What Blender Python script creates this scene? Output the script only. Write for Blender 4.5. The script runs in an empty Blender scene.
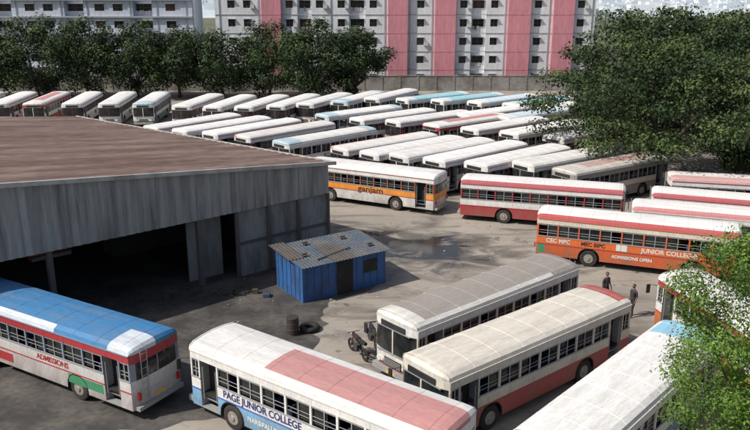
import bpy, math, random
import numpy as np
from mathutils import Vector, Matrix
sc=bpy.context.scene
col=sc.collection
# ---------------------------------------------------------------- mesh builder
class MB:
    def __init__(s): s.v=[];s.f=[];s.m=[]
    def poly(s,ps,m=0):
        i=len(s.v); s.v+= [tuple(p) for p in ps]; s.f.append(tuple(range(i,i+len(ps)))); s.m.append(m)
    def box(s,x0,x1,y0,y1,z0,z1,m=0):
        i=len(s.v)
        s.v+=[(x0,y0,z0),(x1,y0,z0),(x1,y1,z0),(x0,y1,z0),(x0,y0,z1),(x1,y0,z1),(x1,y1,z1),(x0,y1,z1)]
        for q in ((0,3,2,1),(4,5,6,7),(0,1,5,4),(1,2,6,5),(2,3,7,6),(3,0,4,7)):
            s.f.append(tuple(i+k for k in q)); s.m.append(m)
    def tube(s,p,q,r0,r1,n=8,m=0,caps=True):
        p=Vector(p);q=Vector(q);d=(q-p)
        if d.length<1e-6:return
        d.normalize(); a=d.orthogonal().normalized(); b=d.cross(a)
        i=len(s.v)
        for c,r in ((p,r0),(q,r1)):
            for k in range(n):
                t=2*math.pi*k/n; s.v.append(tuple(c+a*math.cos(t)*r+b*math.sin(t)*r))
        for k in range(n):
            k2=(k+1)%n; s.f.append((i+k,i+k2,i+n+k2,i+n+k)); s.m.append(m)
        if caps:
            s.f.append(tuple(i+k for k in range(n))[::-1]); s.m.append(m)
            s.f.append(tuple(i+n+k for k in range(n))); s.m.append(m)
    def torus(s,c,axis,R0,r,m=0,n=20,k=8):
        c=Vector(c);ax=Vector(axis).normalized();a=ax.orthogonal().normalized();b=ax.cross(a);i=len(s.v)
        for u in range(n):
            t=2*math.pi*u/n; d=a*math.cos(t)+b*math.sin(t)
            for w in range(k):
                p=2*math.pi*w/k; s.v.append(tuple(c+d*(R0+r*math.cos(p))+ax*(r*math.sin(p))))
        for u in range(n):
            for w in range(k):
                s.f.append((i+u*k+w,i+((u+1)%n)*k+w,i+((u+1)%n)*k+(w+1)%k,i+u*k+(w+1)%k)); s.m.append(m)
    def mesh(s,name,mats,smooth=False):
        me=bpy.data.meshes.new(name); me.from_pydata(s.v,[],s.f)
        for m in mats: me.materials.append(m)
        me.polygons.foreach_set('material_index',s.m)
        if smooth: me.polygons.foreach_set('use_smooth',[True]*len(s.f))
        me.update(); return me
    def obj(s,name,mats,parent=None,loc=(0,0,0),rz=0,smooth=False):
        o=bpy.data.objects.new(name,s.mesh(name,mats,smooth)); col.objects.link(o)
        o.location=loc; o.rotation_euler=(0,0,rz)
        if parent: o.parent=parent
        return o
def empty(name,loc=(0,0,0),rz=0):
    o=bpy.data.objects.new(name,None); col.objects.link(o); o.location=loc; o.rotation_euler=(0,0,rz); o.empty_display_size=.3
    return o
# ---------------------------------------------------------------- materials
def mat(name,c,rough=.6,metal=0,c2=None,amt=.35,scale=1.2,streak=(1,1,1),lo=.42,hi=.7,bump=0,bscale=20,rnd=True,spec=.5,coat=0,fine=.12,mud=0,vary=0,rvar=0):
    m=bpy.data.materials.new(name); m.use_nodes=True; n=m.node_tree.nodes; l=m.node_tree.links
    b=n['Principled BSDF']; b.inputs['Roughness'].default_value=rough; b.inputs['Metallic'].default_value=metal
    b.inputs['Specular IOR Level'].default_value=spec; b.inputs['Coat Weight'].default_value=coat
    if c2 is None: c2=tuple(x*.55+.06 for x in c)
    tc=n.new('ShaderNodeTexCoord'); mp=n.new('ShaderNodeMapping'); mp.inputs['Scale'].default_value=streak
    l.new(tc.outputs['Object'],mp.inputs['Vector']); vec=mp.outputs['Vector']
    if rnd:
        oi=n.new('ShaderNodeObjectInfo'); mu=n.new('ShaderNodeMath'); mu.operation='MULTIPLY'; mu.inputs[1].default_value=80
        l.new(oi.outputs['Random'],mu.inputs[0]); va=n.new('ShaderNodeVectorMath'); va.operation='ADD'
        l.new(vec,va.inputs[0]); l.new(mu.outputs[0],va.inputs[1]); vec=va.outputs[0]
    nz=n.new('ShaderNodeTexNoise'); nz.inputs['Scale'].default_value=scale; nz.inputs['Detail'].default_value=8; nz.inputs['Roughness'].default_value=.62
    l.new(vec,nz.inputs['Vector'])
    mr=n.new('ShaderNodeMapRange'); mr.inputs['From Min'].default_value=lo; mr.inputs['From Max'].default_value=hi; mr.inputs['To Max'].default_value=amt
    l.new(nz.outputs['Fac'],mr.inputs['Value'])
    mx=n.new('ShaderNodeMix'); mx.data_type='RGBA'; mx.inputs['A'].default_value=(*c,1); mx.inputs['B'].default_value=(*c2,1)
    l.new(mr.outputs['Result'],mx.inputs['Factor'])
    if rvar:
        m6=n.new('ShaderNodeMapRange'); m6.inputs['From Min'].default_value=lo; m6.inputs['From Max'].default_value=hi; m6.inputs['To Min'].default_value=rough; m6.inputs['To Max'].default_value=rvar
        l.new(nz.outputs['Fac'],m6.inputs['Value']); l.new(m6.outputs[0],b.inputs['Roughness'])
    n2=n.new('ShaderNodeTexNoise'); n2.inputs['Scale'].default_value=scale*9; n2.inputs['Detail'].default_value=5; l.new(vec,n2.inputs['Vector'])
    m2=n.new('ShaderNodeMapRange'); m2.inputs['From Min'].default_value=.3; m2.inputs['From Max'].default_value=.7
    m2.inputs['To Min'].default_value=1-fine; m2.inputs['To Max'].default_value=1+fine; l.new(n2.outputs['Fac'],m2.inputs['Value'])
    fac=m2.outputs['Result']
    if rnd and vary:
        wn=n.new('ShaderNodeTexWhiteNoise'); wn.noise_dimensions='1D'; l.new(oi.outputs['Random'],wn.inputs['W'])
        m4=n.new('ShaderNodeMapRange'); m4.inputs['To Min'].default_value=1-vary; m4.inputs['To Max'].default_value=1.03; l.new(wn.outputs['Value'],m4.inputs['Value'])
        m5=n.new('ShaderNodeMath'); m5.operation='MULTIPLY'; l.new(fac,m5.inputs[0]); l.new(m4.outputs[0],m5.inputs[1]); fac=m5.outputs[0]
    vm=n.new('ShaderNodeVectorMath'); vm.operation='SCALE'; l.new(mx.outputs['Result'],vm.inputs[0]); l.new(fac,vm.inputs['Scale'])
    out=vm.outputs[0]
    if mud:
        sx=n.new('ShaderNodeSeparateXYZ'); l.new(tc.outputs['Object'],sx.inputs[0])
        r1=n.new('ShaderNodeMapRange'); r1.inputs['From Min'].default_value=1.5; r1.inputs['From Max'].default_value=.42; r1.inputs['To Max'].default_value=mud; l.new(sx.outputs['Z'],r1.inputs['Value'])
        m3=n.new('ShaderNodeMath'); m3.operation='MULTIPLY'; l.new(r1.outputs[0],m3.inputs[0]); 
        r2=n.new('ShaderNodeMapRange'); r2.inputs['From Min'].default_value=.25; r2.inputs['From Max'].default_value=.6; l.new(nz.outputs['Fac'],r2.inputs['Value']); l.new(r2.outputs[0],m3.inputs[1])
        x2=n.new('ShaderNodeMix'); x2.data_type='RGBA'; x2.inputs['B'].default_value=(.15,.12,.09,1); l.new(m3.outputs[0],x2.inputs['Factor']); l.new(out,x2.inputs['A']); out=x2.outputs['Result']
    l.new(out,b.inputs['Base Color'])
    if bump:
        bn=n.new('ShaderNodeBump'); bn.inputs['Strength'].default_value=bump; bn.inputs['Distance'].default_value=.03
        n3=n.new('ShaderNodeTexNoise'); n3.inputs['Scale'].default_value=bscale; n3.inputs['Detail'].default_value=6; l.new(vec,n3.inputs['Vector'])
        l.new(n3.outputs['Fac'],bn.inputs['Height']); l.new(bn.outputs['Normal'],b.inputs['Normal'])
    return m
DUST=(.24,.2,.16)
PC={}
def paint(c):
    k=('p',c)
    if k not in PC: PC[k]=mat('bus_paint',c,.48,c2=tuple(.5*a+.5*b*.7 for a,b in zip(c,DUST)),amt=.45,scale=1.3,streak=(1,1,.5),coat=.08,mud=.6)
    return PC[k]
def roofp(c,grime=(.25,.22,.19),amt=.6):
    k=('r',c,grime,amt)
    if k not in PC: PC[k]=mat('bus_roof_paint',c,.62,c2=grime,amt=amt,scale=1.0,streak=(.35,2.2,1),lo=.46,hi=.8,fine=.12,bump=.15,bscale=3,vary=.12)
    return PC[k]
GLASS=mat('bus_glass',(.012,.016,.018),.1,c2=(.07,.065,.055),amt=.5,scale=2,spec=.45)
DARK=mat('underbody_black',(.015,.014,.013),.8)
TYRE=mat('tyre_rubber',(.022,.02,.019),.85,c2=(.09,.075,.06),amt=.5)
HUB=mat('wheel_hub',(.3,.28,.25),.6,c2=(.12,.08,.06),amt=.6,scale=5)
SEAT=mat('seat_vinyl',(.05,.06,.12),.6)
LAMP=mat('headlamp_glass',(.7,.7,.68),.15)
REDL=mat('tail_lamp_red',(.5,.02,.02),.25)
ALU=mat('window_aluminium',(.36,.36,.36),.5,.2)
YEL=mat('number_plate',(.7,.45,.04),.5)
BRD=mat('destination_board',(.03,.03,.035),.4)
# ---------------------------------------------------------------- bus
L=11.2; W=1.25
W8=(.74,.73,.71); RED=(.4,.035,.045); PINK=(.55,.2,.22); ORG=(.68,.15,.03); BLU=(.04,.12,.42); LBL=(.2,.4,.62); AQ=(.16,.45,.5); CRM=(.66,.61,.51); GRY=(.3,.28,.25); MAR=(.2,.03,.05); GRN=(.05,.24,.13)
RW=(.77,.76,.74)
def pat_plain(x,j): return 0
def pat_half(x,j): return 1 if j<3 else 0
def pat_bands(x,j): return 1 if (x<-.78 or x>.72) else 0
def pat_mid(x,j): return 1 if abs(x+.05)<.7 and j in(3,4) else 0
def pat_edge(x,j): return 1 if j in (0,) else 0
def pat_edge2(x,j): return 1 if j in (0,1) else 0
def bus_mesh(nm,lv):
    b=MB(); rr=random.Random(nm)
    XS=-L/2+.15; XE=L/2-.22; xf=L/2-2.35; xr=-L/2+3.2; AR=.62; cz=.5
    for s in (1,-1):
        y=W*s
        doors=[(-L/2+.75,-L/2+1.6),(L/2-1.62,L/2-.72)] if s>0 else []
        cuts=sorted([(xr-AR,xr+AR,'a'),(xf-AR,xf+AR,'a')]+[(a,c,'d') for a,c in doors])
        x=XS
        for a,c,t in cuts+[(XE,XE,'e')]:
            if a>x: b.poly([(x,y,.42),(a,y,.42),(a,y,1.15),(x,y,1.15)],0)
            if t=='a':
                xc=(a+c)/2; N=10
                P=[(xc-AR*math.cos(math.pi*i/N),cz+AR*math.sin(math.pi*i/N)) for i in range(N+1)]
                for i in range(N):
                    (xa,za),(xb,zb)=P[i],P[i+1]
                    b.poly([(xa,y,za),(xb,y,zb),(xb,y,1.15),(xa,y,1.15)],0)
                    b.poly([(xa,y,za),(xb,y,zb),(xb,y-s*.4,zb),(xa,y-s*.4,za)],8)
                    b.poly([(xa,y+s*.012,za),(xb,y+s*.012,zb),(xb,y+s*.012,zb+.05),(xa,y+s*.012,za+.05)],8)
            x=c
        x=XS; spans=[]
        for a,c in doors+[(XE,XE)]:
            if a-x>.05: spans.append((x,a))
            x=c
        for a,c in spans:
            b.poly([(a,y,1.15),(c,y,1.15),(c,y,1.62),(a,y,1.62)],1)
            b.box(a,c,min(y,y+s*.018),max(y,y+s*.018),1.13,1.175,3)
            b.box(a,c,min(y-s*.02,y+s*.022),max(y-s*.02,y+s*.022),1.6,1.65,16)
            n=max(1,round((c-a-.1)/1.18)); w=(c-a)/n
            for i in range(n+1):
                xx=a+i*w; hw=.045 if 0<i<n else .07
                x0=max(a,xx-hw);x1=min(c,xx+hw)
                b.box(x0,x1,min(y,y-s*.06),max(y,y-s*.06),1.62,2.38,4)
                if 0<i<n: b.box(xx-.012,xx+.012,min(y,y+s*.006),max(y,y+s*.006),1.18,1.598,1)
            for i in range(n):
                x0=a+i*w+.045; x1=x0+w-.09; xm=(x0+x1)/2; st=rr.random()
                yy=y-s*.03
                b.box(x0,x1,min(yy,yy-s*.02),max(yy,yy-s*.02),2.3,2.38,16)
                b.box(xm-.02,xm+.02,min(yy,yy-s*.025),max(yy,yy-s*.025),1.65,2.3,16)
                b.tube((x0,y-s*.045,1.83),(x1,y-s*.045,1.83),.012,.012,5,16,False)
                b.tube((x0,y-s*.045,1.98),(x1,y-s*.045,1.98),.012,.012,5,16,False)
                sh=rr.uniform(-.12,.12)
                if st<.75: b.poly([(x0,yy-s*.04,1.65),(xm+sh,yy-s*.04,1.65),(xm+sh,yy-s*.04,2.3),(x0,yy-s*.04,2.3)],7)
                if st>.3: b.poly([(xm+sh,yy-s*.05,1.65),(x1,yy-s*.05,1.65),(x1,yy-s*.05,2.3),(xm+sh,yy-s*.05,2.3)],7)
        b.poly([(XS,y,2.38),(XE,y,2.38),(XE,y,2.7),(XS,y,2.7)],2)
        b.box(XS,XE,min(y,y+s*.03),max(y,y+s*.03),2.66,2.7,4)
        for i in range(1,9):
            xx=XS+(XE-XS)*i/9; b.box(xx-.012,xx+.012,min(y,y+s*.006),max(y,y+s*.006),2.4,2.655,2)
        for a,c in doors:
            b.poly([(a,y-s*.45,.5),(c,y-s*.45,.5),(c,y-s*.45,2.38),(a,y-s*.45,2.38)],8)
            for xx in (a,c): b.poly([(xx,y,.45),(xx,y-s*.45,.45),(xx,y-s*.45,2.38),(xx,y,2.38)],16)
            b.box(a,c,min(y,y-s*.3),max(y,y-s*.3),.42,.47,16); b.box(a,c,min(y-s*.2,y-s*.45),max(y-s*.2,y-s*.45),.7,.75,16)
            b.tube((a+.1,y-s*.05,.8),(a+.1,y-s*.05,2.1),.018,.018,6,16)
            b.tube((c-.1,y-s*.05,.8),(c-.1,y-s*.05,2.1),.018,.018,6,16)
        for xc in (xf,xr):
            b.tube((xc,y-s*.05,.5),(xc,y-s*.36,.5),.5,.5,20,9)
            b.tube((xc,y-s*.03,.5),(xc,y-s*.05,.5),.46,.5,20,9)
            b.tube((xc,y-s*.02,.5),(xc,y-s*.07,.5),.27,.3,14,10)
            b.tube((xc,y+s*.02,.5),(xc,y-s*.03,.5),.09,.12,10,10)
    b.box(-L/2+.3,L/2-.3,-.88,.88,.5,.95,8)
    b.box(-L/2+.25,L/2-.4,-1.2,1.2,.96,1.0,8)
    for i in range(10):
        x=-L/2+1.9+i*.82
        if x>L/2-1.9: break
        for ya,yb in ((-1.12,-.3),(.35,1.12)):
            b.box(x,x+.09,ya,yb,1.0,1.88,11); b.box(x,x+.42,ya,yb,1.38,1.46,11)
    b.box(L/2-1.3,L/2-1.2,-1.0,-.45,1.0,1.95,11); b.tube((L/2-.75,-.7,1.55),(L/2-.72,-.7,1.58),.24,.24,14,8)
    b.box(L/2-.7,L/2-.35,-1.1,1.1,1.0,1.42,8)
    ys=[-1.25,-1.2,-1.02,-.6,0,.6,1.02,1.2,1.25]; zs=[2.7,2.84,2.95,3.02,3.05,3.02,2.95,2.84,2.7]
    def dx(y): return .22*(abs(y)/1.25)**4
    ring=[(-L/2,.5,1),(-L/2+.12,.86,.5),(-L/2+.4,1,0)]
    nseg=24
    for i in range(1,nseg): ring.append((-L/2+.4+(L-.8)*i/nseg,1,0))
    ring+=[(L/2-.4,1,0),(L/2-.12,.86,.5),(L/2,.5,1)]
    def rp(k,j):
        x,sz,e=ring[k]; d=dx(ys[j])*(.68 if x<0 else 1)*e
        return (x+(d if x<0 else -d),ys[j],2.7+(zs[j]-2.7)*sz)
    for k in range(len(ring)-1):
        xn=(ring[k][0]+ring[k+1][0])/L
        for j in range(8):
            b.poly([rp(k,j),rp(k+1,j),rp(k+1,j+1),rp(k,j+1)],5+lv['pat'](xn,j))
    for k in range(2,len(ring)-2,3):
        x=ring[k][0]+.2
        for j in range(0,8):
            p=(ys[j],zs[j]);q=(ys[j+1],zs[j+1]); mi=5+lv['pat']((ring[k][0]+ring[k+1][0])/L,j)
            b.poly([(x-.025,p[0],p[1]),(x,p[0],p[1]+.014),(x,q[0],q[1]+.014),(x-.025,q[0],q[1])],mi)
            b.poly([(x,p[0],p[1]+.014),(x+.025,p[0],p[1]),(x+.025,q[0],q[1]),(x,q[0],q[1]+.014)],mi)
    for e in (1,-1):
        lay=[(.42,.78),(.78,1.32),(1.32,2.38),(2.38,2.7)] if e>0 else [(.42,1.15),(1.15,1.62),(1.62,2.32),(2.32,2.7)]
        mt=[0,14,7,2] if e>0 else [0,1,7,2]
        def X(y): return e*(L/2-dx(y)*(1 if e>0 else .68))
        for li,(z0,z1) in enumerate(lay):
            for j in range(8):
                ya,yb=ys[j],ys[j+1]; m=mt[li]
                if m==7 and (j in (0,7) or (e<0 and j in(0,1,6,7))): m=4
                b.poly([(X(ya),ya,z0),(X(yb),yb,z0),(X(yb),yb,z1),(X(ya),ya,z1)],m)
        for j in range(8):
            ya,yb=ys[j],ys[j+1]
            b.poly([(X(ya),ya,2.7),(X(yb),yb,2.7),(X(yb),yb,2.7+(zs[j+1]-2.7)*.5),(X(ya),ya,2.7+(zs[j]-2.7)*.5)],5+lv['pat'](.99*e,j))
        if e>0:
            x=L/2
            b.box(x-.01,x+.025,-.035,.035,1.32,2.38,4)
            b.box(x-.02,x+.02,-1.0,1.0,2.38,2.43,16); b.box(x-.02,x+.03,-1.0,1.0,1.27,1.33,16)
            b.box(x-.01,x+.035,-.7,.7,2.45,2.68,15)
            b.box(x-.2,x+.13,-1.15,1.15,.4,.62,16)
            b.box(x-.01,x+.03,-.5,.5,.72,1.05,8)
            for q in range(4): b.box(x+.03,x+.045,-.48,.48,.76+q*.075,.785+q*.075,16)
            for yy in (-.85,.85):
                b.tube((x-.05,yy,.86),(x+.04,yy,.86),.13,.12,14,12); b.tube((x-.05,yy*.78,.86),(x+.03,yy*.78,.86),.08,.075,12,12)
            b.box(x+.13,x+.14,-.26,.26,.45,.56,18)
            b.tube((x+.03,-.1,1.36),(x+.03,-.55,1.95),.012,.008,5,8); b.tube((x+.03,.6,1.36),(x+.03,.2,1.95),.012,.008,5,8)
            for s in (1,-1):
                b.tube((x-.15,1.22*s,2.3),(x+.22,1.45*s,2.25),.015,.015,6,8); b.box(x+.18,x+.23,min(1.38*s,1.56*s),max(1.38*s,1.56*s),1.82,2.25,8)
        else:
            x=-L/2
            b.box(x-.12,x+.1,-1.15,1.15,.42,.58,16); b.box(x-.012,x+.01,-.02,.02,1.62,2.32,16)
            for yy in (-1.0,1.0):
                b.box(x-.03,x+.03,yy-.06,yy+.06,.8,1.1,13)
            for yy in (.55,.85): b.tube((x-.06,yy,.7),(x-.06,yy,2.95),.018,.018,6,16)
            for q in range(7): b.tube((x-.06,.55,.85+q*.3),(x-.06,.85,.85+q*.3),.014,.014,5,16)
            b.box(x-.02,x,-.26,.26,.68,.8,18)
    mats=[paint(lv['sk']),paint(lv['wa']),paint(lv['ca']),paint(lv['st']),paint(lv['pi']),roofp(lv['ra'],amt=lv.get('g',.6)),roofp(lv['rb'],amt=lv.get('g',.6)),GLASS,DARK,TYRE,HUB,SEAT,LAMP,REDL,paint(lv['fr']),BRD,ALU,BRD,YEL]
    return b.mesh(nm,mats)
def lvy(sk,wa,ca,st,pi,fr,ra,rb,pat,g=.6): return dict(sk=sk,wa=wa,ca=ca,st=st,pi=pi,fr=fr,ra=ra,rb=rb,pat=pat,g=g)
LV={
'page':lvy((.2,.42,.64),W8,W8,BLU,W8,W8,RW,(.55,.27,.26),lambda x,j:1 if j in(3,4,5) and x<.3 else 0,.4),
'B':lvy(MAR,W8,W8,RED,CRM,W8,(.33,.3,.27),(.7,.68,.64),lambda x,j:1 if (j in(0,1,6,7) or x>.88) and x>-.6 else (1 if j==7 else 0),.55),
'C':lvy(RED,CRM,CRM,RED,CRM,CRM,(.62,.58,.51),(.38,.09,.08),lambda x,j:1 if x<-.82 and j<6 else 0,.6),
'D':lvy((.2,.35,.55),W8,W8,BLU,W8,W8,RW,(.28,.52,.68),lambda x,j:1 if (x<-.66 and j>1) or (j in(0,) and x<.3) else 0,.4),
'E':lvy(ORG,W8,RED,RED,W8,RED,(.72,.7,.68),(.46,.12,.11),lambda x,j:1 if x<-.7 and j>3 else 0,.5),
'F':lvy((.6,.1,.02),ORG,(.66,.6,.5),RED,(.5,.12,.05),W8,RW,(.42,.08,.08),pat_edge2,.4),
'G':lvy(RED,W8,W8,RED,(.32,.04,.05),W8,RW,(.42,.1,.11),pat_edge2,.35),
'Hb':lvy((.7,.68,.66),(.78,.29,.04),W8,RED,(.3,.1,.06),RED,RW,PINK,pat_edge,.35),
'I':lvy((.56,.52,.52),(.6,.59,.58),RED,RED,(.22,.26,.34),RED,(.05,.2,.42),(.58,.64,.7),lambda x,j:1 if (x>-.2 and j>5) or (x<-.8 and j>3) else 0,.5),
'w1':lvy(W8,W8,W8,MAR,MAR,W8,RW,(.42,.24,.23),pat_plain,.4),
'w2':lvy(RED,W8,W8,RED,W8,W8,(.75,.73,.71),(.5,.2,.2),pat_edge2,.45),
'w3':lvy(MAR,CRM,W8,MAR,MAR,CRM,(.7,.67,.64),(.5,.3,.29),pat_half,.5),
'w6':lvy(RED,W8,RED,RED,W8,RED,(.72,.7,.67),(.5,.22,.22),pat_mid,.45),
'w4':lvy((.05,.2,.14),W8,W8,GRN,W8,W8,RW,(.45,.58,.64),pat_bands,.4),
'w5':lvy(ORG,W8,W8,ORG,GRY,W8,(.73,.71,.68),(.56,.32,.22),pat_edge2,.45),
'aq':lvy(AQ,W8,W8,AQ,W8,W8,(.34,.6,.68),(.7,.73,.73),pat_bands,.35),
'lb':lvy(LBL,W8,W8,BLU,W8,W8,(.58,.69,.76),(.74,.74,.73),pat_bands,.4),
'gy':lvy(GRY,CRM,GRY,RED,GRY,CRM,(.54,.51,.47),(.46,.3,.27),pat_mid,.6),
}
BM={k:bus_mesh('bus_'+k,v) for k,v in LV.items()}
def bus(x,y,deg,lv):
    o=bpy.data.objects.new('city_bus',BM[lv]); col.objects.link(o); o.location=(x,y,0); o.rotation_euler=(0,0,math.radians(deg)); return o
def lettering(b,txt,x,z,size,side,m,name='lettering',sx=1):
    cu=bpy.data.curves.new(name,'FONT'); cu.body=txt; cu.size=size; cu.align_x='CENTER'; cu.align_y='CENTER'; cu.extrude=.002; cu.offset=.008
    o=bpy.data.objects.new(name,cu); col.objects.link(o); o.parent=b; cu.materials.append(m)
    o.location=(x,side*(W+.012),z); o.rotation_euler=(math.pi/2,0,math.pi if side>0 else 0); o.scale=(sx,1,1)
def panel(b,x0,x1,z0,z1,side,m,name='advert_panel'):
    g=MB(); y=side*(W+.006); g.poly([(x0,y,z0),(x1,y,z0),(x1,y,z1),(x0,y,z1)]); g.obj(name,[m],b)
INK=mat('navy_lettering',(.02,.03,.16),.5); WHL=mat('white_lettering',(.7,.7,.67),.5); BLK=mat('black_lettering',(.02,.02,.02),.5); REDL2=mat('red_lettering',(.42,.04,.04),.5); GRNP=mat('green_advert',(.05,.25,.12),.5)
A=bus(-1.89,23.48,144,'page')
lettering(A,'PAGE JUNIOR COLLEGE',1.75,1.39,.4,1,INK,sx=.9)
lettering(A,'MPC',-1.15,1.48,.2,1,REDL2); lettering(A,'BIPC',-1.15,1.28,.2,1,REDL2); lettering(A,'Co-Education',-3.0,1.39,.36,1,INK)
lettering(A,'NARSIPALLY, VIZIANAGARAM',.7,.8,.26,1,WHL)
bus(4.97,31.58,-139.2,'B'); bus(6.01,27.41,-141.2,'C'); bus(8.75,23.1,-132.9,'D'); bus(15.6,27.9,101.3,'E')
Fb=bus(15.27,42.02,-21.2,'F')
lettering(Fb,'JUNIOR COLLEGES',2.0,1.38,.36,-1,WHL); lettering(Fb,'ADMISSIONS OPEN',0,.82,.26,-1,WHL); lettering(Fb,'CEC MPC',-4.2,1.38,.34,-1,WHL); lettering(Fb,'MEC BIPC',-2.2,1.38,.32,-1,BLK)
panel(Fb,-.9,-.3,1.2,1.58,-1,WHL); panel(Fb,4.3,4.9,1.2,1.58,-1,GRNP); panel(Fb,-5.4,-5.0,.6,1.1,-1,GRNP)
Gb=bus(11.67,50.95,-16.8,'G')
Hb=bus(-.03,55.97,152.3,'Hb'); lettering(Hb,'ganjam',-.3,1.36,.6,1,BLK,sx=1.3)
I=bus(-13.19,28.81,149.9,'I'); panel(I,-3.9,-1.9,.7,1.08,1,GRNP); lettering(I,'ADMISSIONS',-1.0,1.38,.34,1,REDL2); panel(I,1.6,2.9,.6,1.0,1,REDL2)
bus(-23,46.5,-49,'w2'); bus(-15.89,65.52,143.8,'w3')
for q in [(-18.85,77.77,-128.0,'w1'),(-15.41,75.85,-130.5,'w2'),(-12.11,74.35,-130.9,'w1'),(-8.62,72.59,-132.9,'w3'),(-4.56,69.58,-135.3,'w4'),
 (1.0,66.53,-138.6,'w3'),(3.5,64.69,-137.9,'w1'),(5.95,63.7,-138.6,'w2'),(8.64,62.2,-137.1,'w1'),(11.9,60.6,-139,'w1'),(15.9,60.2,-145,'w5'),(18.6,57.6,-146,'gy'),
 (-1.7,84.7,-139,'w4'),(2.1,82.1,-138.4,'w1'),(6,80.7,-140.5,'w1'),(9.8,78.3,-140.4,'w6'),(13.4,76.1,-140.6,'w1'),(16.9,74,-141,'w2'),(20.6,71.6,-141,'w1'),
 (7.6,97.4,-141.4,'aq'),(12,96.4,-142.8,'aq'),(16.3,95,-141.3,'lb'),(20.4,93,-143,'aq'),(24.1,90.8,-141.5,'w1'),
 (13.5,84.9,-141,'w1'),(17.6,83.1,-141,'lb'),
 (-21.9,93.6,-99.5,'w1'),(-17.8,92.7,-102.9,'w2'),(-13.8,92.7,-106.7,'w1'),(-10,93.6,-108.7,'w1'),(-6.25,95,-114,'w1'),(-2.05,97,-116,'w4'),(2.2,99.5,-120,'w2'),
 (-45.9,95.6,-84,'w1'),(-41.6,95.6,-85,'w6'),(-37.1,95.6,-83,'w1'),(-32.6,95.6,-84,'w1'),(-28.3,95.6,-86,'w4'),(-50.3,95.6,-84,'w2'),
 (23.85,46.9,-20.5,'G'),(21.5,43.7,-19.6,'w2'),(26.8,51.9,-14,'w3')]: bus(*q)
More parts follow.
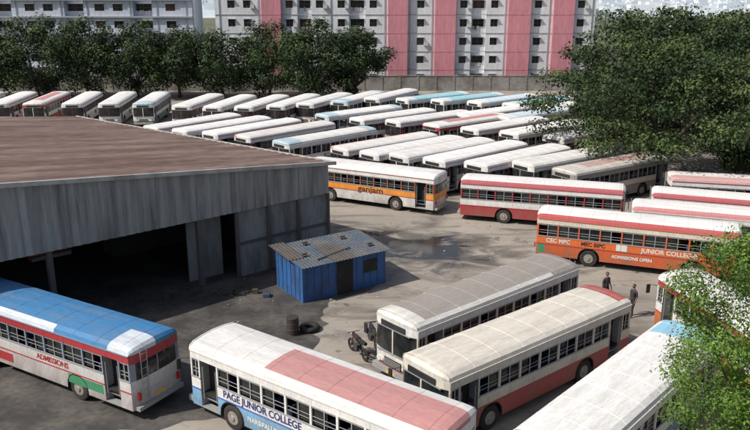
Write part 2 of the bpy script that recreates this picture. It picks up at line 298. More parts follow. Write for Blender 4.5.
# ---------------------------------------------------------------- ground
def ground_mat(name,c,c2,c3,sc1,sc2):
    m=bpy.data.materials.new(name); m.use_nodes=True; n=m.node_tree.nodes; l=m.node_tree.links; b=n['Principled BSDF']
    tc=n.new('ShaderNodeTexCoord'); 
    def noise(s,d=8,st=(1,1,1),ds=0,loc=(0,0,0)):
        mp=n.new('ShaderNodeMapping'); mp.inputs['Scale'].default_value=st; mp.inputs['Location'].default_value=loc; l.new(tc.outputs['Object'],mp.inputs['Vector'])
        z=n.new('ShaderNodeTexNoise'); z.inputs['Scale'].default_value=s; z.inputs['Detail'].default_value=d; z.inputs['Distortion'].default_value=ds; z.inputs['Roughness'].default_value=.6; l.new(mp.outputs[0],z.inputs['Vector']); return z.outputs['Fac']
    def rng(v,a,e,lo=0,hi=1):
        r=n.new('ShaderNodeMapRange'); r.inputs['From Min'].default_value=a; r.inputs['From Max'].default_value=e; r.inputs['To Min'].default_value=lo; r.inputs['To Max'].default_value=hi; l.new(v,r.inputs['Value']); return r.outputs['Result']
    def mix(f,a,bb):
        x=n.new('ShaderNodeMix'); x.data_type='RGBA'; l.new(f,x.inputs['Factor'])
        for s,v in (('A',a),('B',bb)):
            if isinstance(v,tuple): x.inputs[s].default_value=(*v,1)
            else: l.new(v,x.inputs[s])
        return x.outputs['Result']
    c_=mix(rng(noise(sc1,8,ds=.6),.38,.66),c,c2)
    c_=mix(rng(noise(sc2,10,(1,1.7,1),1.0),.5,.64,0,.85),c_,c3)
    c_=mix(rng(noise(2.2,6),.55,.75,0,.4),c_,c3)
    c_=mix(rng(noise(.6,9,(.3,2.4,1),.4),.52,.68,0,.6),c_,c3)
    c_=mix(rng(noise(1.1,3,(1,1,1),0,(40,7,0)),.66,.72,0,.75),c_,tuple(v*.5 for v in c3))
    # wetness: large soft-edged wet area in the middle of the yard, broken up by noise
    fn=noise(45,4); rough=rng(noise(sc2,10,(1,1.7,1),1.0),.6,.72,.9,.6)
    if name=='yard_concrete':
        def dist(cx,cy,rx,ry,rot):
            mp=n.new('ShaderNodeMapping'); mp.vector_type='TEXTURE'; mp.inputs['Location'].default_value=(cx,cy,0); mp.inputs['Rotation'].default_value=(0,0,rot); mp.inputs['Scale'].default_value=(rx,ry,1)
            l.new(tc.outputs['Object'],mp.inputs['Vector']); v=n.new('ShaderNodeVectorMath'); v.operation='LENGTH'; l.new(mp.outputs[0],v.inputs[0]); return v.outputs['Value']
        def op(o,a,bb):
            x=n.new('ShaderNodeMath'); x.operation=o
            for i,v in enumerate((a,bb)):
                if isinstance(v,(int,float)): x.inputs[i].default_value=v
                else: l.new(v,x.inputs[i])
            return x.outputs[0]
        dd=op('MINIMUM',dist(3.0,45.0,5.4,3.6,-.1),dist(8.4,39.6,4.0,1.1,.6)); dd=op('MINIMUM',dd,dist(-.6,48,4,1.2,.1))
        nn=noise(.42,6,(1,1.5,1),.8,(3,9,0)); f=op('ADD',dd,op('MULTIPLY',op('SUBTRACT',nn,.5),3.2))
        damp=rng(f,1.15,.75,0,.8); wet=rng(f,.62,.5,0,1)
        c_=mix(damp,c_,(.1,.092,.083)); c_=mix(wet,c_,(.045,.042,.04)); 
        x=n.new('ShaderNodeMix'); l.new(wet,x.inputs['Factor']); x.inputs['A'].default_value=.8; x.inputs['B'].default_value=.1; l.new(rng(damp,0,.8,.88,.5),x.inputs['A']); rough=x.outputs['Result']
        bs_=rng(wet,0,1,.35,.02)
    vm=n.new('ShaderNodeVectorMath'); vm.operation='SCALE'; l.new(c_,vm.inputs[0]); l.new(rng(fn,.3,.7,.8,1.15),vm.inputs['Scale'])
    l.new(vm.outputs[0],b.inputs['Base Color']); l.new(rough,b.inputs['Roughness'])
    bn=n.new('ShaderNodeBump'); bn.inputs['Strength'].default_value=.35; bn.inputs['Distance'].default_value=.03; l.new(fn,bn.inputs['Height']); l.new(bn.outputs[0],b.inputs['Normal'])
    if name=='yard_concrete': l.new(bs_,bn.inputs['Strength'])
    return m
g=MB(); g.poly([(-6000,-300,-.004),(6000,-300,-.004),(6000,9000,-.004),(-6000,9000,-.004)]); g.obj('ground',[ground_mat('earth',(.16,.15,.11),(.1,.12,.06),(.08,.1,.05),.02,.05)])
g=MB(); g.poly([(-70,2,0),(60,2,0),(60,126,0),(-70,126,0)]); g.obj('yard_pavement',[ground_mat('yard_concrete',(.36,.32,.275),(.265,.235,.2),(.1,.09,.08),.09,.16)])
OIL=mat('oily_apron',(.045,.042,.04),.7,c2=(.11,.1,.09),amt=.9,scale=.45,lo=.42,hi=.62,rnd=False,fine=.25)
def blob(name,cx,cy,rx,ry,rot,z,m,seed,A_=1):
    r=random.Random(seed); N=140; ph=[r.uniform(0,6.28) for _ in range(8)]; P=[]
    for i in range(N):
        t=2*math.pi*i/N; k=1+A_*(.2*math.sin(2*t+ph[0])+.18*math.sin(3*t+ph[1])+.12*math.sin(5*t+ph[2])+.09*math.sin(9*t+ph[3])+.06*math.sin(15*t+ph[4])+.05*math.sin(27*t+ph[5])+.04*math.sin(41*t+ph[6]))
        x=rx*k*math.cos(t);y=ry*k*math.sin(t); P.append((cx+x*math.cos(rot)-y*math.sin(rot),cy+x*math.sin(rot)+y*math.cos(rot),z))
    g=MB(); g.poly(P); return g.obj(name,[m])
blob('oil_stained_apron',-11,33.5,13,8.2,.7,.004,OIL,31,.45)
# ---------------------------------------------------------------- workshop
ws=empty('workshop_shed',(-2.9,44.2,0),math.radians(41))
CORR=mat('corrugated_sheet_grey',(.36,.36,.345),.6,c2=(.13,.11,.1),amt=.8,scale=.8,streak=(2.5,2.5,.2),lo=.42,hi=.66,rnd=False)
RROOF=mat('rusty_roof_sheet',(.13,.08,.065),.75,c2=(.25,.185,.155),amt=.9,scale=.5,streak=(.25,1.6,1),lo=.42,hi=.68,rnd=False,fine=.3)
WALLG=mat('workshop_wall',(.28,.28,.27),.8,c2=(.1,.09,.08),amt=.8,scale=.6,streak=(1.5,1.5,.4),rnd=False)
WALLI=mat('workshop_dark_inner_wall',(.06,.055,.05),.9,rnd=False)  # inner walls, much darker base colour than the outer wall
STEEL=mat('steel_post',(.1,.1,.1),.6,c2=(.12,.06,.04),amt=.6,scale=3,rnd=False)
TRIM=mat('eave_trim',(.5,.49,.46),.6,c2=(.2,.18,.16),amt=.7,rnd=False)
WW=24; SL=.09; WL=27.5; EZ=5.8
def rz(x): return EZ+SL*(-x if -x<WW else 2*WW+x)
def skew(o):
    for v in o.data.vertices:
        if v.co.y>0: v.co.x-=.19*v.co.y
    return o
g=MB(); st=.11; n=int(2*WW/st)
for i in range(n):
    x0=-i*st;x1=x0-st; o0=.035*math.sin(x0*2*math.pi/.44);o1=.035*math.sin(x1*2*math.pi/.44); pan=int(-x0/1.1)%2*.02
    g.poly([(x0,-.12+o0-pan,3.9),(x1,-.12+o1-pan,3.9),(x1,-.12+o1-pan,rz(x1)-.03),(x0,-.12+o0-pan,rz(x0)-.03)])
g.obj('gable_fascia',[CORR],ws)
g=MB(); st=.16; n=int((WL+.6)/st)
for i in range(n):
    y0=-.3+i*st;y1=y0+st;o0=.03*math.sin(y0*2*math.pi/.64);o1=.03*math.sin(y1*2*math.pi/.64)
    for xa,xb in ((.4,-WW),(-WW,-2*WW-.4)):
        za=EZ+SL*(-xa if -xa<=WW else 2*WW+xa); zb=EZ+SL*(-xb if -xb<=WW else 2*WW+xb)
        g.poly([(xa,y0,za+o0),(xa,y1,za+o1),(xb,y1,zb+o1),(xb,y0,zb+o0)])
skew(g.obj('roof',[RROOF],ws))
g=MB()
for xa,xb in ((.42,-WW),(-WW,-2*WW)):
    za=EZ+SL*(-xa if -xa<=WW else 2*WW+xa); zb=EZ+SL*(-xb if -xb<=WW else 2*WW+xb)
    g.poly([(xa,-.34,za-.14),(xb,-.34,zb-.14),(xb,-.34,zb+.07),(xa,-.34,za+.07)]); g.poly([(xa,-.34,za+.07),(xb,-.34,zb+.07),(xb,-.2,zb+.07),(xa,-.2,za+.07)])
g.box(.4,.5,-.3,WL+.3,EZ-.2,EZ+.02); skew(g.obj('eave_trim',[TRIM],ws))
g=MB()
g.box(-.1,0,0,WL,0,EZ-.05); g.box(-6.3,-.1,.05,.2,0,4.2); g.box(-8.6,-6.5,1.2,1.3,0,4.4)
skew(g.obj('walls',[WALLG],ws))
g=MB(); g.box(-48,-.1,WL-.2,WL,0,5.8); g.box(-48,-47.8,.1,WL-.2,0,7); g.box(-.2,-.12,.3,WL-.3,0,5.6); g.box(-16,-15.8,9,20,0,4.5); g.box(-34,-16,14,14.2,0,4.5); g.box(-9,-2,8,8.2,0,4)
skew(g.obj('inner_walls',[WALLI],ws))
g=MB()
for x in (-.0,-6.4,-2.2,-4.3): g.box(x-.09,x+.09,-.1,.045,0,3.9)
g.box(-6.3,0,-.02,.045,1.9,2.05)
for x in (-8.7,-16.5,-24,-32,-40):
    for y in (0,9,18): g.box(x-.12,x+.12,y-.08,y+.16,0,rz(x)-.15)
for y in (0.3,9,18):
    for i in range(16):
        xa=-i*3;xb=xa-3; g.tube((xa,y,4.1),(xb,y,4.1),.05,.05,5); g.tube((xa,y,4.1),(xb,y,rz(xb)-.2),.04,.04,5)
skew(g.obj('frame_posts',[STEEL],ws))
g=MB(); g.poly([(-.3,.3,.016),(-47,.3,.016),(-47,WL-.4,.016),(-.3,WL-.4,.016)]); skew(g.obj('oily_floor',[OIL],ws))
# ---------------------------------------------------------------- blue shed
bs=empty('blue_shed',(-3.7,36.3,0),math.radians(34))
BLW=mat('blue_painted_sheet',(.03,.12,.33),.6,c2=(.04,.05,.08),amt=.85,scale=1.6,streak=(1,1,.4),rnd=False,fine=.2)
BRF=mat('old_blue_grey_roof',(.07,.095,.13),.75,c2=(.13,.12,.11),amt=.9,scale=.9,lo=.4,hi=.6,rnd=False,fine=.3)
g=MB(); g.box(0,5.1,0,.06,0,1.98); g.box(-.06,0,0,3.0,0,2.0); g.box(5.1,5.16,0,3.0,0,2.0); g.box(0,5.1,2.94,3.0,0,2.2)
for i in range(11): g.box(.2+i*.44,.26+i*.44,-.03,0,.05,1.95)
for i in range(6): g.box(-.09,-.06,.3+i*.48,.36+i*.48,.05,1.95)
g.obj('walls',[BLW],bs)
def sheet(x0,x1,y0,y1,z0,z1,m,nm):
    g=MB(); n=int((x1-x0)/.0335)
    for i in range(n):
        a=x0+i*.0335;b=a+.0335;o0=.012*math.sin(i*math.pi/3);o1=.012*math.sin((i+1)*math.pi/3)
        g.poly([(a,y0,z0+o0),(b,y0,z0+o1),(b,y1,z1+o1),(a,y1,z1+o0)])
    g.obj(nm,[m],bs)
RUST=mat('weathered_sheet',(.1,.085,.075),.8,c2=(.06,.055,.055),amt=.8,scale=1.5,rnd=False,fine=.3)
sheet(-.25,5.4,-.3,3.2,2.03,2.28,BRF,'roof'); sheet(1.7,3.1,-.42,1.9,2.07,2.235,RUST,'roof_sheet'); sheet(-.35,.6,.9,3.3,2.15,2.34,RUST,'roof_sheet')
g=MB(); g.box(2.0,3.0,-.05,-.032,0,1.85); g.box(3.7,4.6,-.05,-.032,.9,1.6); g.obj('door',[DARK],bs)
g=MB()
for xx,yy in ((.5,1),(3.6,2.2),(4.4,.6),(1.3,2.4)): g.box(xx,xx+.3,yy,yy+.2,2.17+yy*.07,2.26+yy*.07)
g.tube((1.0,.3,2.13),(3.4,.9,2.19),.04,.04,6)
g.obj('roof_weights',[STEEL],bs)
# ---------------------------------------------------------------- apartments
AW=mat('apartment_white',(.7,.72,.74),.85,c2=(.5,.5,.49),amt=.55,scale=.35,streak=(1,1,.3),rnd=False)
AB=mat('apartment_bluewhite',(.56,.61,.69),.85,c2=(.42,.45,.49),amt=.5,scale=.35,streak=(1,1,.3),rnd=False)
AP=mat('apartment_pink',(.62,.25,.29),.85,c2=(.45,.22,.25),amt=.6,scale=.4,streak=(1,1,.2),rnd=False)
AS=mat('slab_edge_grey',(.38,.39,.41),.85,rnd=False)
AG=mat('apartment_window',(.03,.035,.04),.15,rnd=False)
AF=mat('window_frame_brown',(.12,.06,.04),.6,rnd=False)
AC=mat('ac_unit_white',(.6,.6,.58),.5)
def block(name,x0,y,cols,floors,depth,mats,seed,fh=3.05,band=.0,wmax=1.2):
    g=MB(); r=random.Random(seed); x=x0; Ht=floors*fh
    for w,t in cols:
        yo={'w':0,'W':0,'B':.7,'p':-.7}[t]; m=1 if t=='p' else 0
        x1=x+w
        for f in range(floors):
            z0=f*fh;z1=z0+fh
            if t in 'wp':
                g.poly([(x,yo,z0),(x1,yo,z0),(x1,yo,z1),(x,yo,z1)],m)
                if t=='p': g.box(x+.02,x1-.02,yo-.03,yo-.003,z1-.06,z1+.02,m)
            else:
                ww=min(wmax,w*.55); 
                if t=='B': ww=w-.5
                a=x+(w-ww)/2; b=a+ww; c=z0+(1.05 if t!='B' else 1.0); d=z0+2.25
                for P in (((x,a),(z0,z1)),((b,x1),(z0,z1)),((a,b),(z0,c)),((a,b),(d,z1))):
                    (u,v),(s,q)=P; g.poly([(u,yo,s),(v,yo,s),(v,yo,q),(u,yo,q)],m)
                dp=.22 if t!='B' else .9
                g.poly([(a,yo,c),(b,yo,c),(b,yo+dp,c),(a,yo+dp,c)],m);g.poly([(a,yo,d),(b,yo,d),(b,yo+dp,d),(a,yo+dp,d)],m)
                g.poly([(a,yo,c),(a,yo,d),(a,yo+dp,d),(a,yo+dp,c)],m);g.poly([(b,yo,c),(b,yo,d),(b,yo+dp,d),(b,yo+dp,c)],m)
                g.poly([(a,yo+dp,c),(b,yo+dp,c),(b,yo+dp,d),(a,yo+dp,d)],3 if r.random()<.85 else 4)
                g.box(a-.08,b+.08,yo-.35,yo,d+.02,d+.1,2)
                g.box(a,b,yo+.03,yo+.08,(c+d)/2-.03,(c+d)/2+.03,4); g.box((a+b)/2-.04,(a+b)/2+.04,yo+.03,yo+.08,c,d,4)
                if t=='B' and r.random()<.5:
                    for k in range(int(ww/.4)):
                        if r.random()<.6: g.box(a+k*.4,a+k*.4+.3,yo-.12,yo-.09,c-.5,c+.15,r.choice([1,0,5,4,2]))
                if r.random()<.22: g.box(b+.02,b+.02+.0+min(.7,x1-b-.05) if x1-b>.3 else b+.3,yo-.4,yo-.02,c-.1,c+.45,5)
        if yo<0: 
            for xx in (x,x1): g.poly([(xx,yo,0),(xx,.7,0),(xx,.7,Ht),(xx,yo,Ht)],m)
        else:
            for xx in (x,x1): g.poly([(xx,0,0),(xx,yo+.01,0),(xx,yo+.01,Ht),(xx,0,Ht)],0)
        if t=='w': g.tube((x+w*.5,-.1,0),(x+w*.5,-.1,Ht),.06,.06,6,2)
        x=x1
    for f in range(1,floors+1):
        xx=x0
        for w,t in cols:
            if t in 'wWB': g.box(xx,xx+w,-.08-band,-.003,f*fh-.08,f*fh+.03+band*.4,2)
            xx+=w
    g.box(x0-.001,x0+.3,.75,depth,0,Ht,0); g.box(x-.3,x+.001,.75,depth,0,Ht,0); g.box(x0+.3,x-.3,depth-.3,depth,0,Ht,0); g.box(x0,x,.72,depth,Ht,Ht+.2,2)
    g.box(x0-.2,x+.2,-.9,-.7,Ht,Ht+1.0,0)
    for f in range(floors):
        for k in range(3): g.box(x0-.04,x0-.003,1.5+k*3,2.7+k*3,f*fh+.95,f*fh+2.3,3)
    g.obj('facade',mats,empty(name,(0,y,0)),(0,0,0))
MA=[AW,AP,AS,AG,AF,AC]; MBl=[AB,AB,AS,AG,AF,AC]
cols=[(1.4,'w'),(2.7,'W'),(2.6,'W'),(1.2,'w'),(3.3,'p'),(2.7,'W'),(2.4,'B'),(2.7,'W'),(1.0,'w'),(2.6,'W'),(2.8,'B'),(2.6,'W'),(1.2,'w'),(3.3,'p'),(.8,'w'),(2.8,'W'),(1.0,'w'),(3.5,'p'),(2.7,'W'),(2.5,'B'),(2.7,'W'),(.9,'w'),(3.8,'p'),(2.6,'W'),(1.2,'w'),(3.5,'p'),(2.5,'W'),(1.2,'w')]
block('apartment_building',-27,131,cols,8,11,MA,3)
cols=[(1.6,'w'),(3.2,'W'),(3.2,'W'),(1.2,'w'),(3.4,'B'),(1.2,'w'),(3.2,'W'),(3.2,'W'),(1.0,'w'),(3.4,'B')]*2+[(1.6,'w'),(3.2,'W'),(2.2,'w')]
block('apartment_building',-32.0-sum(c[0] for c in cols),136,cols,8,8,MBl,4,fh=2.9,band=.35,wmax=1.7)
CW=mat('compound_wall',(.3,.285,.265),.9,c2=(.1,.09,.08),amt=.9,scale=.4,rnd=False)
g=MB(); g.box(-80,70,126,126.2,0,2.4)
for i in range(50): g.box(-80+i*3,-79.7+i*3,125.93,125.995,0,2.5)
g.box(-80,70,125.9,126.3,2.5,2.58); g.obj('compound_wall',[CW])
# ---------------------------------------------------------------- trees
def leafm(name,c,trn=0):
    m=bpy.data.materials.new(name); m.use_nodes=True; n=m.node_tree.nodes;l=m.node_tree.links; b=n['Principled BSDF']
    b.inputs['Roughness'].default_value=.65; b.inputs['Specular IOR Level'].default_value=.25
    nz=n.new('ShaderNodeTexNoise'); nz.inputs['Scale'].default_value=.6; tc=n.new('ShaderNodeTexCoord'); l.new(tc.outputs['Object'],nz.inputs['Vector'])
    r=n.new('ShaderNodeMapRange'); r.inputs['From Min'].default_value=.35; r.inputs['From Max'].default_value=.65; l.new(nz.outputs['Fac'],r.inputs['Value'])
    mx=n.new('ShaderNodeMix'); mx.data_type='RGBA'; mx.inputs['A'].default_value=(*[v*.65 for v in c],1); mx.inputs['B'].default_value=(*[v*1.35 for v in c],1)
    l.new(r.outputs[0],mx.inputs['Factor']); l.new(mx.outputs['Result'],b.inputs['Base Color'])
    if trn:
        tr=n.new('ShaderNodeBsdfTranslucent'); l.new(mx.outputs['Result'],tr.inputs['Color']); ms=n.new('ShaderNodeMixShader'); ms.inputs[0].default_value=trn
        l.new(b.outputs[0],ms.inputs[1]); l.new(tr.outputs[0],ms.inputs[2]); l.new(ms.outputs[0],n['Material Output'].inputs['Surface'])
    return m
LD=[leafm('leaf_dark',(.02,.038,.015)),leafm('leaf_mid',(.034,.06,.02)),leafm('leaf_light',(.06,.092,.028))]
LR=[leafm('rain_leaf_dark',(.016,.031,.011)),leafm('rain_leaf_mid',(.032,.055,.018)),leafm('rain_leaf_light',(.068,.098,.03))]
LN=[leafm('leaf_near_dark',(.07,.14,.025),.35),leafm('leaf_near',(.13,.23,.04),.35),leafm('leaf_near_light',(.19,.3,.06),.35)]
BARK=mat('bark',(.1,.075,.055),.9,c2=(.05,.04,.03),amt=.8,scale=4,streak=(1,1,.3),bump=.5)
def leaves(C,Rd,n,size,rs,flat=.75,cw=.9):
    C=np.array(C); Rd=np.array(Rd); p=Rd**2/np.sum(Rd**2); idx=rs.choice(len(C),n,p=p)
    d=rs.normal(size=(n,3)); d/=np.linalg.norm(d,axis=1)[:,None]; r=rs.uniform(.15,1,size=n)**.6*(1+.25*rs.normal(size=n)*(rs.uniform(size=n)<.25))
    P=C[idx]+d*(r*Rd[idx])[:,None]*np.array([1,1,flat])
    a=rs.normal(size=(n,3)); nn=d*.8+rs.normal(size=(n,3))*.5+np.array([0,0,.45])
    b=np.cross(nn,a); b/=np.linalg.norm(b,axis=1)[:,None]; a=np.cross(b,nn); a/=np.linalg.norm(a,axis=1)[:,None]
    s=size*rs.uniform(.45,1.35,size=n)[:,None]
    V=np.stack([P-a*s*.8,P-b*s*.42,P+a*s*.8,P+b*s*.42],1).reshape(-1,3)
    cm=rs.uniform(0,1,size=len(C)); mv=cm[idx]*cw+rs.uniform(0,1,size=n)*.8+ d[:,2]*.35  # upward leaves of each clump get lighter greens, top light painted in
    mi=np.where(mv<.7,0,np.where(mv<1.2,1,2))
    return V,mi
def leafobj(name,V,mi,mats,parent):
    n=len(mi); me=bpy.data.meshes.new(name); me.vertices.add(4*n); me.vertices.foreach_set('co',V.astype(np.float32).ravel())
    me.loops.add(4*n); me.loops.foreach_set('vertex_index',np.arange(4*n,dtype=np.int32)); me.polygons.add(n)
    me.polygons.foreach_set('loop_start',np.arange(0,4*n,4,dtype=np.int32)); me.polygons.foreach_set('loop_total',np.full(n,4,dtype=np.int32))
    for m in mats: me.materials.append(m)
    me.polygons.foreach_set('material_index',mi.astype(np.int32)); me.update(); me.validate()
    o=bpy.data.objects.new(name,me); col.objects.link(o)
    if parent: o.parent=parent
    return o
def tree(name,x,y,ht,cr,ch,nl,ls,seed,mats=LD,ncl=40,tr=.35,umb=False,rr_=(.16,.3),cw=.9):
    rs=np.random.RandomState(seed); r=random.Random(seed); e=empty(name,(x,y,0)); zc=ht-ch/2
    C=[];Rd=[]
    for i in range(ncl):
        t=r.uniform(0,2*math.pi); q=r.random()**.5
        if umb:
            lev=r.choice([.3,.5,.7,.9,1.0]); z=zc-ch*.5+ch*lev*math.sqrt(max(0,1-(q*.93)**2.6))+r.uniform(-.2,.2)
        else: z=zc+ch/2*math.sqrt(max(0,1-q*q))*r.uniform(-.95,.85)
        k=cr*(.85+.2*math.sin(3*t+seed)+.1*math.sin(5*t+seed*2))
        C.append((math.cos(t)*q*k,math.sin(t)*q*k,z)); Rd.append(cr*r.uniform(*rr_))
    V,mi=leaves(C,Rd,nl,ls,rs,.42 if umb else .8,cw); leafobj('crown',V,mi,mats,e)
    g=MB(); fork=Vector((r.uniform(-.3,.3),r.uniform(-.3,.3),max(1.8,ht-ch*.98)))
    g.tube((0,0,-.05),(fork.x*.4,fork.y*.4,fork.z*.5),tr*1.25,tr*.95,10); g.tube((fork.x*.4,fork.y*.4,fork.z*.5),fork,tr*.95,tr*.8,10)
    for i in r.sample(range(ncl),min(ncl,16)):
        c=Vector(C[i]); mid=fork.lerp(c,.5)+Vector((0,0,.08*cr if umb else -.05*cr)); g.tube(fork,mid,tr*.5,tr*.28,7); g.tube(mid,c,tr*.28,tr*.08,6)
    g.obj('trunk',[BARK],e,smooth=True)
    return e
r=random.Random(5)
for i,(tx,th,cr) in enumerate([(-52,13.4,6.6),(-44.5,12.4,6.2),(-37,12.9,6.2),(-30.5,11.6,6.0),(-23.5,11.2,6.2),(-16.5,12.3,6.6),(-9,12.8,6.6),(-3,11.2,5.4),(-60,12,6)]):
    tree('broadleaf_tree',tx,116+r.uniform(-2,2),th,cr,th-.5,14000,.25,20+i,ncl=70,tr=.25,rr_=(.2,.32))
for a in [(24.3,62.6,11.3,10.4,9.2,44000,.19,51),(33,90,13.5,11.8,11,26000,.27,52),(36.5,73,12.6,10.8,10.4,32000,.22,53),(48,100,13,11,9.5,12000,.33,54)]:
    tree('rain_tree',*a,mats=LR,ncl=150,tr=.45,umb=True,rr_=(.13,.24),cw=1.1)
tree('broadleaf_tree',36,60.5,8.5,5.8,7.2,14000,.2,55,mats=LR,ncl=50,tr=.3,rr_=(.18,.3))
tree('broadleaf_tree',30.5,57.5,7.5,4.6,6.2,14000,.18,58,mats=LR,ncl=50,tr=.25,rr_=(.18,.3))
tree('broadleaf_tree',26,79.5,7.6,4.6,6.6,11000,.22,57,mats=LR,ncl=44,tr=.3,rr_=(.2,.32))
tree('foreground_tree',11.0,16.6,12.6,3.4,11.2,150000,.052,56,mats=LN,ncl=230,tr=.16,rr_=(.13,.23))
rs=np.random.RandomState(9); C=[];Rd=[]
for i in range(420):
    y=rs.uniform(150,420); x=rs.uniform(20,60+y*.6); C.append((x,y,rs.uniform(2,5.5))); Rd.append(rs.uniform(3,6))
V,mi=leaves(C,Rd,26000,.9,rs); leafobj('distant_trees',V,mi,[leafm('far_leaf_a',(.09,.125,.09)),leafm('far_leaf_b',(.12,.155,.12)),leafm('far_leaf_c',(.15,.185,.145))],None)  # far greens paled, distance haze painted into the leaf colour
HZ=[mat('hazy_wall_a',(.66,.7,.74),.9,rnd=False),mat('hazy_wall_b',(.74,.76,.78),.9,rnd=False),mat('hazy_green',(.55,.61,.65),.9,rnd=False)]  # haze painted into the pale base colours of the city blocks
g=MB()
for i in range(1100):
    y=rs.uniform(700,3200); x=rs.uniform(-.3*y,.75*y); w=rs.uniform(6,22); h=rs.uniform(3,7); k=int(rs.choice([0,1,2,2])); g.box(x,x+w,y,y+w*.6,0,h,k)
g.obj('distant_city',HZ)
g=MB(); g.poly([(-3000,520,.05),(3000,520,.05),(6000,5200,.05),(-6000,5200,.05)]); g.obj('distant_plain',[mat('hazy_plain',(.46,.52,.54),.95,c2=(.55,.6,.62),amt=.8,scale=.01,rnd=False)])  # far ground sheet with haze painted into its pale colour
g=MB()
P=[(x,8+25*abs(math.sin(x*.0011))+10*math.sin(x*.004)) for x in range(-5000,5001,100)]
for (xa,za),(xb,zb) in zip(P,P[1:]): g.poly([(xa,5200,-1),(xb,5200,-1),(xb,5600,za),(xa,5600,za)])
g.obj('distant_hills',[mat('hazy_hill',(.6,.66,.71),.9,rnd=False,scale=.001)])  # hill colour paled to paint in the haze
# ---------------------------------------------------------------- clutter
def tyres(x,y,n,seed):
    r=random.Random(seed); g=MB()
    for i in range(n): g.torus((r.uniform(-.06,.06),r.uniform(-.06,.06),.14+i*.27),(r.uniform(-.05,.05),0,1),.37,.14,0)
    g.obj('tyre_stack',[DARK],None,(x,y,0),smooth=True)
tyres(-3.1,33.0,1,1)
DR=[mat('drum_paint',(.05,.04,.035),.6,c2=(.04,.03,.02),amt=.8,scale=3)]
for x,y,k in ((-3.9,32.6,0),):
    g=MB(); g.tube((0,0,0),(0,0,.88),.29,.29,18)
    for z in (.02,.3,.58,.87): g.torus((0,0,z),(0,0,1),.29,.014,0,18,5)
    g.obj('oil_drum',[DR[k]],None,(x,y,0))
SCR=[mat('scrap_iron',(.05,.045,.04),.7,rnd=False),mat('scrap_wood',(.07,.055,.04),.9),mat('scrap_blue',(.03,.05,.09),.7)]
def scrap(x,y,sx,sy,n,seed):
    g=MB(); r=random.Random(seed)
    for i in range(n):
        xx=r.gauss(0,sx);yy=r.gauss(0,sy);a=r.uniform(0,3.14);l_=r.uniform(.2,.9); z=r.uniform(.03,.2)
        g.tube((xx,yy,z),(xx+l_*math.cos(a),yy+l_*math.sin(a),max(.03,z+r.uniform(-.1,.1))),.02,.02,5,r.choice([0,0,0,1]))
        if i%4==0: g.box(xx,xx+r.uniform(.15,.45),yy,yy+r.uniform(.15,.45),.0,r.uniform(.06,.3),r.choice([0,1,0,2]))
    g.obj('scrap_pile',SCR,None,(x,y,0))
scrap(-8.2,37.2,1.1,.4,26,3)
g=MB(); r=random.Random(8)
for i in range(420):
    x=r.uniform(-8,24);y=r.uniform(29,56);s=r.uniform(.03,.1); a=r.uniform(0,3.14)
    g.poly([(x,y,.02),(x+s*math.cos(a),y+s*math.sin(a),.03+r.random()*.03),(x+s*1.3*math.cos(a+.8),y+s*1.3*math.sin(a+.8),.05),(x-s*math.sin(a),y+s*math.cos(a),.02)],r.choice([0,1,2,1,2]))
g.obj('litter',[mat('litter_paper',(.4,.38,.35),.9),mat('litter_brown',(.15,.1,.07),.9),mat('litter_stone',(.2,.19,.17),.9)])
def moto(x,y,deg,c):
    g=MB()
    for xx in (-.62,.62):
        g.torus((xx,0,.3),(0,1,0),.25,.05,0,22,8); g.tube((xx,-.05,.3),(xx,.05,.3),.06,.06,10,1)
        for k in range(6):
            t=k*math.pi/3; g.tube((xx,0,.3),(xx+.23*math.cos(t),0,.3+.23*math.sin(t)),.012,.012,4,1)
    g.tube((.62,0,.3),(.4,0,.92),.03,.03,6,1); g.tube((.4,-.3,1.0),(.4,.3,1.0),.018,.018,6,0); g.tube((.4,0,.9),(.4,0,1.0),.03,.03,6,1)
    g.tube((.4,0,.82),(-.15,0,.72),.03,.03,6,1); g.tube((.35,0,.7),(.05,0,.35),.03,.03,6,1); g.tube((.05,0,.35),(-.62,0,.3),.03,.03,6,1); g.tube((-.62,0,.3),(-.35,0,.72),.025,.025,6,1)
    g.tube((.32,0,.83),(-.08,0,.8),.12,.13,10,2); g.tube((-.08,0,.8),(-.7,0,.84),.1,.08,8,0); g.box(-.1,.2,-.13,.13,.28,.55,1); g.tube((.48,0,.86),(.55,0,.86),.09,.08,12,3); g.tube((-.1,-.14,.3),(-.75,-.16,.38),.04,.05,8,1)
    g.obj('motorcycle',[DARK,SCR[0],mat('tank_paint',c,.3),LAMP],None,(x,y,0),math.radians(deg))
moto(-.75,30.4,120,(.05,.02,.02)); moto(-.1,31.4,105,(.02,.02,.03))
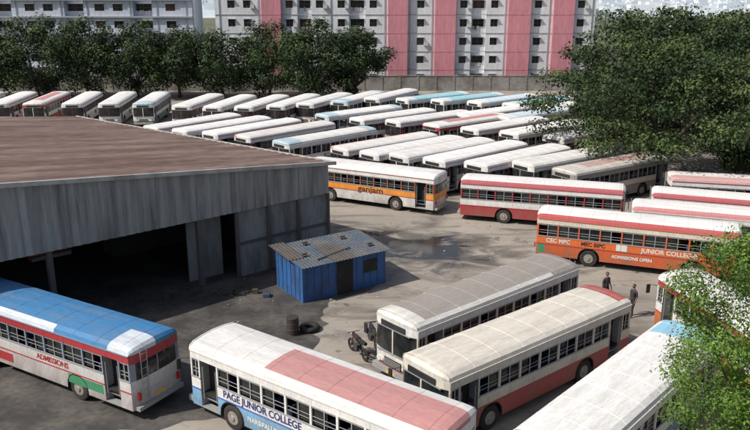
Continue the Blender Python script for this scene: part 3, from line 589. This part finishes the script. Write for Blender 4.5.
# ---------------------------------------------------------------- people
SK=mat('skin',(.2,.1,.06),.6); HR=mat('hair',(.01,.008,.007),.5)
def person(x,y,deg,shirt,pants,seed,step=.12):
    vs=[];rad=[];ed=[];ix={}
    def add(n,p,r1,r2,par=None):
        ix[n]=len(vs);vs.append(p);rad.append((r1,r2))
        if par:ed.append((ix[par],ix[n]))
    add('pel',(0,0,.95),.14,.11);add('bel',(0,0,1.1),.135,.1,'pel');add('che',(0,0,1.3),.16,.11,'bel');add('nk0',(0,0,1.43),.1,.08,'che');add('nk',(.01,0,1.53),.055,.055,'nk0')
    for s,sg in (('l',1),('r',-1)):
        add(s+'hip',(0,.09*sg,.9),.095,.095,'pel');add(s+'kn',(step*sg*.7+.02,.11*sg,.49),.062,.062,s+'hip');add(s+'an',(step*sg*.8-.02,.12*sg,.1),.042,.042,s+'kn');add(s+'to',(step*sg*.8+.15,.14*sg,.035),.035,.035,s+'an')
        add(s+'sh',(0,.18*sg,1.4),.06,.06,'che');add(s+'el',(-.02,.25*sg,1.13),.042,.042,s+'sh');add(s+'wr',(.07+.05*sg,.26*sg,.88),.028,.028,s+'el');add(s+'pa',(.09+.05*sg,.26*sg,.8),.034,.02,s+'wr')
    me=bpy.data.meshes.new('b');me.from_pydata(vs,ed,[]);o=bpy.data.objects.new('tmp',me);col.objects.link(o)
    o.modifiers.new('s','SKIN');sm=o.modifiers.new('d','SUBSURF');sm.levels=2;sm.render_levels=2
    for i,v in enumerate(me.skin_vertices[0].data): v.radius=rad[i]; v.use_root=(i==0)
    bpy.context.view_layer.update()
    dg=bpy.context.evaluated_depsgraph_get();m2=bpy.data.meshes.new_from_object(o.evaluated_get(dg));bpy.data.objects.remove(o)
    V=[tuple(v.co) for v in m2.vertices];g=MB();g.v=V
    for p in m2.polygons:
        c=p.center; a=abs(c.y)
        if c.z<.09:k=3
        elif c.z<.97 and a<.2:k=1
        elif c.z>1.46:k=0
        elif a>.2 and c.z<1.16:k=0
        else:k=2
        g.f.append(tuple(p.vertices));g.m.append(k)
    i0=len(g.v);nu,nv=16,12;cx,cz=.02,1.64
    for j in range(nv+1):
        ph=math.pi*j/nv
        for i in range(nu):
            t=2*math.pi*i/nu;X=math.cos(t)*math.sin(ph);Y=math.sin(t)*math.sin(ph);Z=math.cos(ph)
            w=1-.22*max(0,-Z);xx=.1*X*w
            if X>.9 and -.35<Z<.1: xx+=.016
            g.v.append((cx+xx,.076*Y*w,cz+.118*Z))
    for j in range(nv):
        for i in range(nu):
            q=(i0+j*nu+i,i0+j*nu+(i+1)%nu,i0+(j+1)*nu+(i+1)%nu,i0+(j+1)*nu+i)
            z=g.v[q[0]][2];xv=g.v[q[0]][0]; g.f.append(q);g.m.append(4 if z>1.7 or (xv<.0 and z>1.6) else 0)
    for sg in (1,-1):
        g.tube((.01,.074*sg,1.64),(.0,.09*sg,1.645),.028,.02,8,0)
        g.tube((.105,.03*sg,1.652),(.112,.03*sg,1.652),.012,.01,6,4)
        px_,py_=.09+.05*sg,.26*sg
        for f,(o_,l_) in enumerate(((-.027,.062),(-.009,.072),(.009,.068),(.027,.052))):
            p=(px_+o_,py_,.785);q=(px_+o_+.006,py_-.008*sg,.785-l_*.55);w=(px_+o_+.002,py_-.026*sg,.785-l_)
            g.tube(p,q,.009,.008,6,0);g.tube(q,w,.008,.006,6,0)
        g.tube((px_+.03,py_,.82),(px_+.055,py_-.01*sg,.775),.011,.008,6,0)
    g.tube((.115,-.022,1.59),(.115,.022,1.59),.006,.006,6,3)
    return g.obj('standing_person',[SK,mat('trousers',pants,.8),mat('shirt',shirt,.8),DARK,HR],None,(x,y,0),math.radians(deg),smooth=True)
person(12.85,34.6,200,(.03,.03,.04),(.02,.02,.03),1); person(12.0,36.3,-60,(.05,.04,.05),(.03,.03,.04),2,.2)
# ---------------------------------------------------------------- light, camera
SE=48; az=math.radians(-112)
w=bpy.data.worlds.new('World'); sc.world=w; w.use_nodes=True; n=w.node_tree.nodes
sk=n.new('ShaderNodeTexSky'); sk.sky_type='NISHITA'; sk.sun_disc=False; sk.sun_elevation=math.radians(SE); sk.sun_rotation=az; sk.dust_density=3
w.node_tree.links.new(sk.outputs[0],n['Background'].inputs['Color']); n['Background'].inputs['Strength'].default_value=.1
sd=bpy.data.lights.new('sun','SUN'); sd.energy=4.5; sd.angle=math.radians(.5); sd.color=(1,.95,.87); so=bpy.data.objects.new('sun',sd); col.objects.link(so)
d=Vector((math.sin(az)*math.cos(math.radians(SE)),math.cos(az)*math.cos(math.radians(SE)),math.sin(math.radians(SE)))); so.rotation_euler=d.to_track_quat('Z','Y').to_euler()
cd=bpy.data.cameras.new('camera'); cam=bpy.data.objects.new('camera',cd); col.objects.link(cam); cam.location=(0,0,15.5); cam.rotation_euler=(math.pi/2-math.atan(221/750),0,0)
cd.sensor_width=36; cd.lens=36; cd.clip_end=12000; sc.camera=cam
sc.view_settings.view_transform='Standard'; sc.view_settings.look='None'; sc.view_settings.exposure=0
